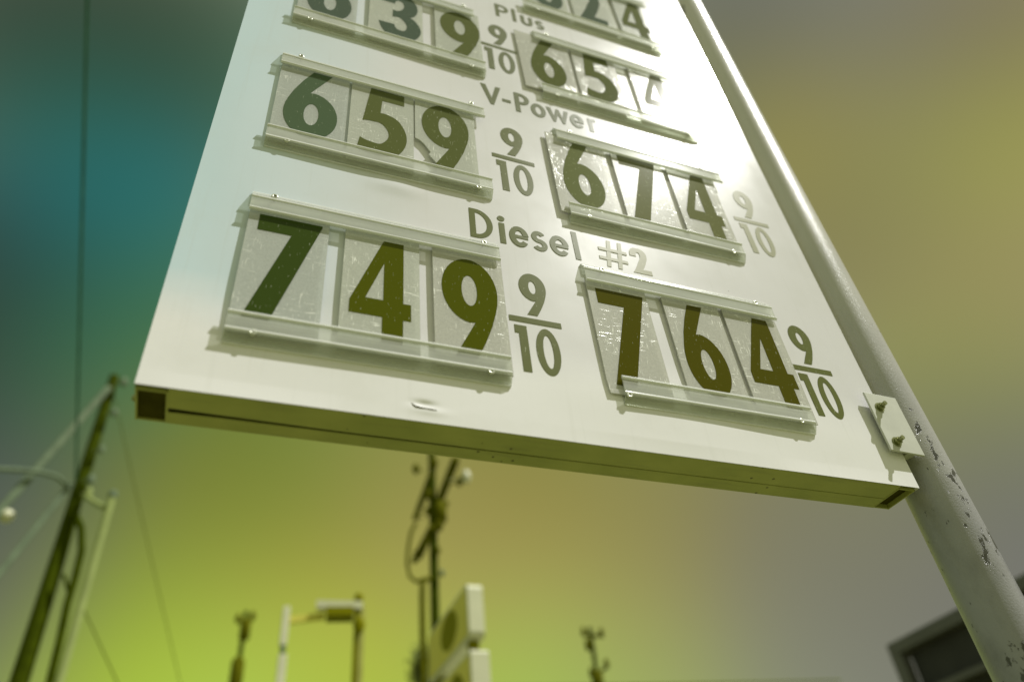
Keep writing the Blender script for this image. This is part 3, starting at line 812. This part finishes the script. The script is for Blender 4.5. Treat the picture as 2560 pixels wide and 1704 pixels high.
# utility pole behind the sign
D = 18.5
b0 = at(16.35, 0, D); b0.z = 0
cp = empty('utility_pole', b0); tag(cp, 'dark utility pole with crossarms and hanging loops seen just under the middle of the sign', 'utility pole')
mb = MB(); mb.tube([b0, at(16.45, 34.5, D)], [.15, .095], 18); mb.build('pole', MT['wood'], cp)
def beam(mb, a, b, w, h):
    d = (b-a).normalized(); s = d.cross(Vector((0, 0, 1))).normalized()*w/2; u = Vector((0, 0, h/2))
    mb.add([a-s-u, a+s-u, a+s+u, a-s+u, b-s-u, b+s-u, b+s+u, b-s+u], [(0, 3, 2, 1), (4, 5, 6, 7), (0, 1, 5, 4), (1, 2, 6, 5), (2, 3, 7, 6), (3, 0, 4, 7)])
def hz(az, el, zr):  # point at height zr above the eye in that direction
    return at(az, el, zr/math.tan(R(el)))
mb = MB(); beam(mb, hz(18.55, 32.1, 11.2), hz(16.9, 28.9, 11.2), .20, .14); mb.build('crossarm', MT['dark'], cp)
mb = MB(); beam(mb, hz(16.35, 31.0, 11.05), hz(14.95, 27.9, 11.05), .15, .12); mb.build('crossarm', MT['dark'], cp)
mb = MB(); beam(mb, hz(16.35, 27.3, 9.2), hz(14.85, 24.9, 9.2), .14, .12); mb.build('crossarm', MT['dark'], cp)
c = at(17.05, 28.3, D-.1)
mb = MB(); mb.tube([c+Vector((0, 0, -.30)), c+Vector((0, 0, -.26)), c+Vector((0, 0, .24)), c+Vector((0, 0, .30))], [.12, .17, .17, .10], 16); mb.build('transformer', MT['dark'], cp)
for az, el, r, mt_ in ((15.05, 31.5, .10, 'dark'), (16.6, 31.9, .12, 'dark'), (18.75, 30.4, .09, 'dark'), (19.35, 30.75, .13, 'white'), (15.0, 28.1, .07, 'dark'), (16.1, 29.6, .10, 'dark'), (16.9, 27.4, .12, 'dark'), (16.0, 28.4, .08, 'dark'), (17.6, 28.9, .06, 'dark'), (16.75, 25.6, .07, 'dark'), (17.05, 24.0, .06, 'palecable')):
    p = at(az, el, D-.15); mb = MB()
    mb.tube([p+Vector((0, 0, -r*1.4)), p+Vector((0, 0, -r*.5)), p+Vector((0, 0, r*.5)), p+Vector((0, 0, r*1.4))], [r*.55, r, r, r*.5], 12)
    mb.tube([p, at(az*.5+16.4*.5, el-.2, D)], .018, 6)
    mb.build('insulator', MT[mt_], cp)
mb = MB()
lp = [at(a, e, D-.4) for a, e in ((15.0, 27.6), (14.6, 26.9), (14.38, 25.8), (14.3, 24.8), (14.5, 23.9), (15.0, 23.5), (15.5, 23.6))]
mb.tube(lp, .045, 8); mb.tube([at(a, e, D-.3) for a, e in ((14.95, 25.6), (15.3, 25.1), (15.9, 26.2), (16.2, 27.0))], .06, 8)
mb.build('jumper_loop', MT['dark'], cp)
mb = MB(); mb.tube([at(16.3, 23.65, D), at(15.5, 23.6, D-.2), at(15.46, 22.5, D-.2), at(15.46, 10, D-.2)], .075, 10); mb.build('cable_conduit', MT['dark'], cp)

# white street frame left of centre
D = 12.0
b0 = at(5.45, 0, D); b0.z = 0
fr = empty('street_frame', b0); tag(fr, 'white two-post street frame with a lamp under its top beam, low in the middle left', 'frame')
def vpost(name, az, e0, e1, w, mat, depth=.1, DD=D):
    mb = MB(); a = at(az, 0, DD); z0 = EYE.z+DD*math.tan(R(e0)) if e0 is not None else 0; z1 = EYE.z+DD*math.tan(R(e1))
    mb.box((a.x-w/2, a.y-depth/2, z0), (a.x+w/2, a.y+depth/2, z1), .012); return mb.build(name, MT[mat], fr)
vpost('post', 5.42, 19.45, 21.95, .105, 'white')
vpost('post', 5.50, None, 18.9, .125, 'white')
vpost('clamp', 5.45, 18.9, 19.45, .075, 'palecable')
vpost('post', 10.92, None, 22.0, .085, 'postpaint')
vpost('cable_conduit', 10.55, None, 21.8, .062, 'logo')  # shaded left side of the right post, made as a separate dark strip
a = at(7.55, 22.05, D); b = at(10.95, 21.95, D)
mb = MB(); beam(mb, a, b, .14, .12); mb.build('beam', MT['white'], fr)
mb = MB(); beam(mb, at(5.7, 21.1, D+.1), at(8.2, 21.35, D+.1), .07, .10); mb.build('beam', MT['tan'], fr)
mb = MB(); beam(mb, at(8.3, 21.45, D), at(10.3, 21.45, D), .32, .13); mb.build('lamp_housing', MT['logo'], fr)
p = at(10.65, 22.5, D); mb = MB(); mb.tube([p-Vector((0, 0, .12)), p-Vector((0, 0, .05)), p+Vector((0, 0, .05)), p+Vector((0, 0, .09))], [.04, .07, .07, .02], 12); mb.build('photocell', MT['logo'], fr)
p = at(10.75, 20.75, D-.1); mb = MB(); mb.tube([p-Vector((0, 0, .12)), p, p+Vector((0, 0, .12))], [.05, .10, .05], 12); mb.build('junction_box', MT['logo'], fr)

# illuminated sign boxes on a mast, seen edge-on
bx = Vector((EYE.x+3.80, EYE.y+11.07, 0))
ps = empty('pylon_sign', bx); tag(ps, 'pylon sign of two rounded white boxes seen edge-on, each with a dark oval', 'pylon sign')
def rbox(x0, x1, y0, y1, z0, z1, r, name, mat):
    lp = []
    for cx, cz, a0 in ((y1-r, z1-r, 0), (y0+r, z1-r, 90), (y0+r, z0+r, 180), (y1-r, z0+r, 270)):
        lp += [(cx+r*math.cos(R(a0+15*k)), cz+r*math.sin(R(a0+15*k))) for k in range(7)]
    k = len(lp); mb = MB()
    vs = [(x0, y, z) for y, z in lp]+[(x1, y, z) for y, z in lp]
    mb.add(vs, [tuple(range(k)), tuple(range(k, 2*k))[::-1]]+[(i, (i+1) % k, (i+1) % k+k, i+k) for i in range(k)])
    return mb.build(name, MT[mat], ps, bevel=.01)
zt = EYE.z
x0 = bx.x; 
cab = rbox(x0, x0+.26, bx.y, bx.y+2.3, zt+4.17, zt+5.02, .09, 'cabinet', 'white')
rbox(x0-.012, x0-.002, bx.y+.05, bx.y+2.25, zt+4.22, zt+4.97, .06, 'face', 'tan')
e = MB(); k = 28; ec = (bx.y+1.0, zt+4.62)
ring = [(ec[0]+.46*math.cos(2*math.pi*i/k), ec[1]+.30*math.sin(2*math.pi*i/k)) for i in range(k)]
e.add([(x0-.020, y, z) for y, z in ring]+[(x0-.0125, y, z) for y, z in ring], [tuple(range(k)), tuple(range(k, 2*k))]+[(i, (i+1) % k, (i+1) % k+k, i+k) for i in range(k)])
e.build('emblem', MT['logo'], ps)
rbox(x0, x0+.30, bx.y, bx.y+2.3, zt+2.6, zt+3.98, .05, 'cabinet', 'white')
rbox(x0-.012, x0-.002, bx.y+.05, bx.y+2.25, zt+2.66, zt+3.93, .04, 'face', 'tan')
e = MB(); ec = (bx.y+.75, zt+3.45)
ring = [(ec[0]+.42*math.cos(2*math.pi*i/k), ec[1]+.38*math.sin(2*math.pi*i/k)) for i in range(k)]
e.add([(x0-.020, y, z) for y, z in ring]+[(x0-.0125, y, z) for y, z in ring], [tuple(range(k)), tuple(range(k, 2*k))]+[(i, (i+1) % k, (i+1) % k+k, i+k) for i in range(k)])
e.build('emblem', MT['logo'], ps)
mb = MB(); mb.box((x0+.06, bx.y+.15, 0), (x0+.2, bx.y+.30, zt+4.2)); mb.box((x0+.06, bx.y+1.9, 0), (x0+.2, bx.y+2.05, zt+4.2)); mb.build('mast', MT['logo'], ps)

# small distant utility poles
def small_pole(az, eltop, D, arms, label, blobs=(), r=.085):
    b0 = at(az, 0, D); b0.z = 0; t = empty('utility_pole', b0); tag(t, label, 'utility pole', 'distant utility poles')
    tp = at(az, eltop, D)
    mb = MB(); mb.tube([b0, tp], [r*1.3, r], 14); mb.build('pole', MT['wood'], t)
    for e_, a0, a1, dz in arms:
        mb = MB(); beam(mb, at(az+a0, e_-dz, D-.1), at(az+a1, e_+dz, D-.1), .10, .10); mb.build('crossarm', MT['dark'], t)
        for a_ in (a0, a1):
            p = at(az+a_*.9, e_+(dz if a_ == a1 else -dz)*.9, D-.1)
            mb = MB(); mb.tube([p, p+Vector((0, 0, .15)), p+Vector((0, 0, .32))], [.09, .11, .05], 8); mb.build('insulator', MT['dark'], t)
    for da, e_, rr_, hh in blobs:
        p = at(az+da, e_, D-.3)
        mb = MB(); mb.tube([p-Vector((0, 0, hh)), p-Vector((0, 0, hh*.8)), p+Vector((0, 0, hh*.8)), p+Vector((0, 0, hh))], [rr_*.6, rr_, rr_, rr_*.6], 12); mb.build('transformer', MT['dark'], t)
small_pole(2.60, 21.6, 30, ((21.0, -.55, .55, .1),), 'small distant utility pole with round transformers, left of the white street frame', ((.10, 20.45, .19, .40), (-.05, 17.5, .23, .7)))
small_pole(27.95, 19.3, 30, ((18.75, -.55, .9, -.12), (16.4, -.4, .9, .25)), 'small distant utility pole with two crossarms, right of the pylon sign', ((-.3, 18.2, .12, .2), (0, 15.8, .22, .4)))

# tree beside the utility pole
def tree(az, D, H, W, zlow, label):
    b0 = at(az, 0, D); b0.z = 0; t = empty('tree', b0); tag(t, label, 'tree')
    rg = random.Random(11); mb = MB()
    mb.tube([b0, b0+Vector((.1, 0, H*.45)), b0+Vector((-.05, 0, H*.8))], [.22, .15, .05], 10)
    for k in range(9):
        z = H*rg.uniform(.4, .8); a = rg.uniform(0, 6.28); l = W*.35*rg.uniform(.5, 1)
        p = b0+Vector((0, 0, z)); mb.tube([p, p+Vector((math.cos(a)*l*.6, math.sin(a)*l*.6, .4)), p+Vector((math.cos(a)*l, math.sin(a)*l, .9))], [.06, .04, .015], 6)
    mb.build('trunk', MT['bark'], t)
    mb = MB()
    cl = [(rg.uniform(-.42, .42)*W, rg.uniform(-.42, .42)*W, rg.uniform(zlow, H*.93), rg.uniform(.28, .5)) for _ in range(26)]
    for cx, cy, cz, cr in cl:
        f = 1-.55*max(0, (cz-zlow)/(H-zlow))
        for _ in range(150):
            v = Vector((rg.gauss(0, 1), rg.gauss(0, 1), rg.gauss(0, 1))).normalized()*cr*rg.uniform(.3, 1.05)
            p = b0+Vector((cx*f, cy*f, cz))+v; s = rg.uniform(.04, .085)
            n1 = Vector((rg.uniform(-1, 1), rg.uniform(-1, 1), rg.uniform(-1, 1))).normalized(); n2 = n1.orthogonal().normalized()
            mb.add([p-n1*s, p+n2*s*.5, p+n1*s, p-n2*s*.5], [(0, 1, 2, 3)])
    mb.build('crown', MT['leaf'], t)
tree(15.75, 22, 9.7, 1.15, 6.2, 'narrow green tree at the foot of the crossarm pole, left of the pylon sign')

# building at the lower right
x0 = EYE.x+16.75; y1 = EYE.y+15.35; zt = EYE.z+6.0
bd = empty('building', (x0+4, y1-8, 0)); tag(bd, 'dark flat-roofed building corner at the lower right behind the post', 'building')
mb = MB(); mb.box((x0+.30, y1-16, 0), (x0+9, y1-.36, zt-.32)); mb.build('wall', MT['wall'], bd)
mb = MB(); mb.box((x0, y1-16.3, zt-.30), (x0+9.3, y1, zt), .02); mb.build('roof_fascia', MT['fascia'], bd)
mb = MB(); mb.box((x0, y1-.34, 0), (x0+.29, y1-.002, zt-.302), .01); mb.build('corner_trim', MT['fascia'], bd)
mb = MB(); mb.box((x0-.05, y1-15, zt-1.42), (x0+.298, y1-.345, zt-1.28), .01); mb.build('ledge', MT['fascia'], bd)
mb = MB(); mb.box((x0+.26, y1-9, zt-3.6), (x0+.299, y1-1.2, zt-1.6)); mb.build('window', MT['frame_dark'], bd)
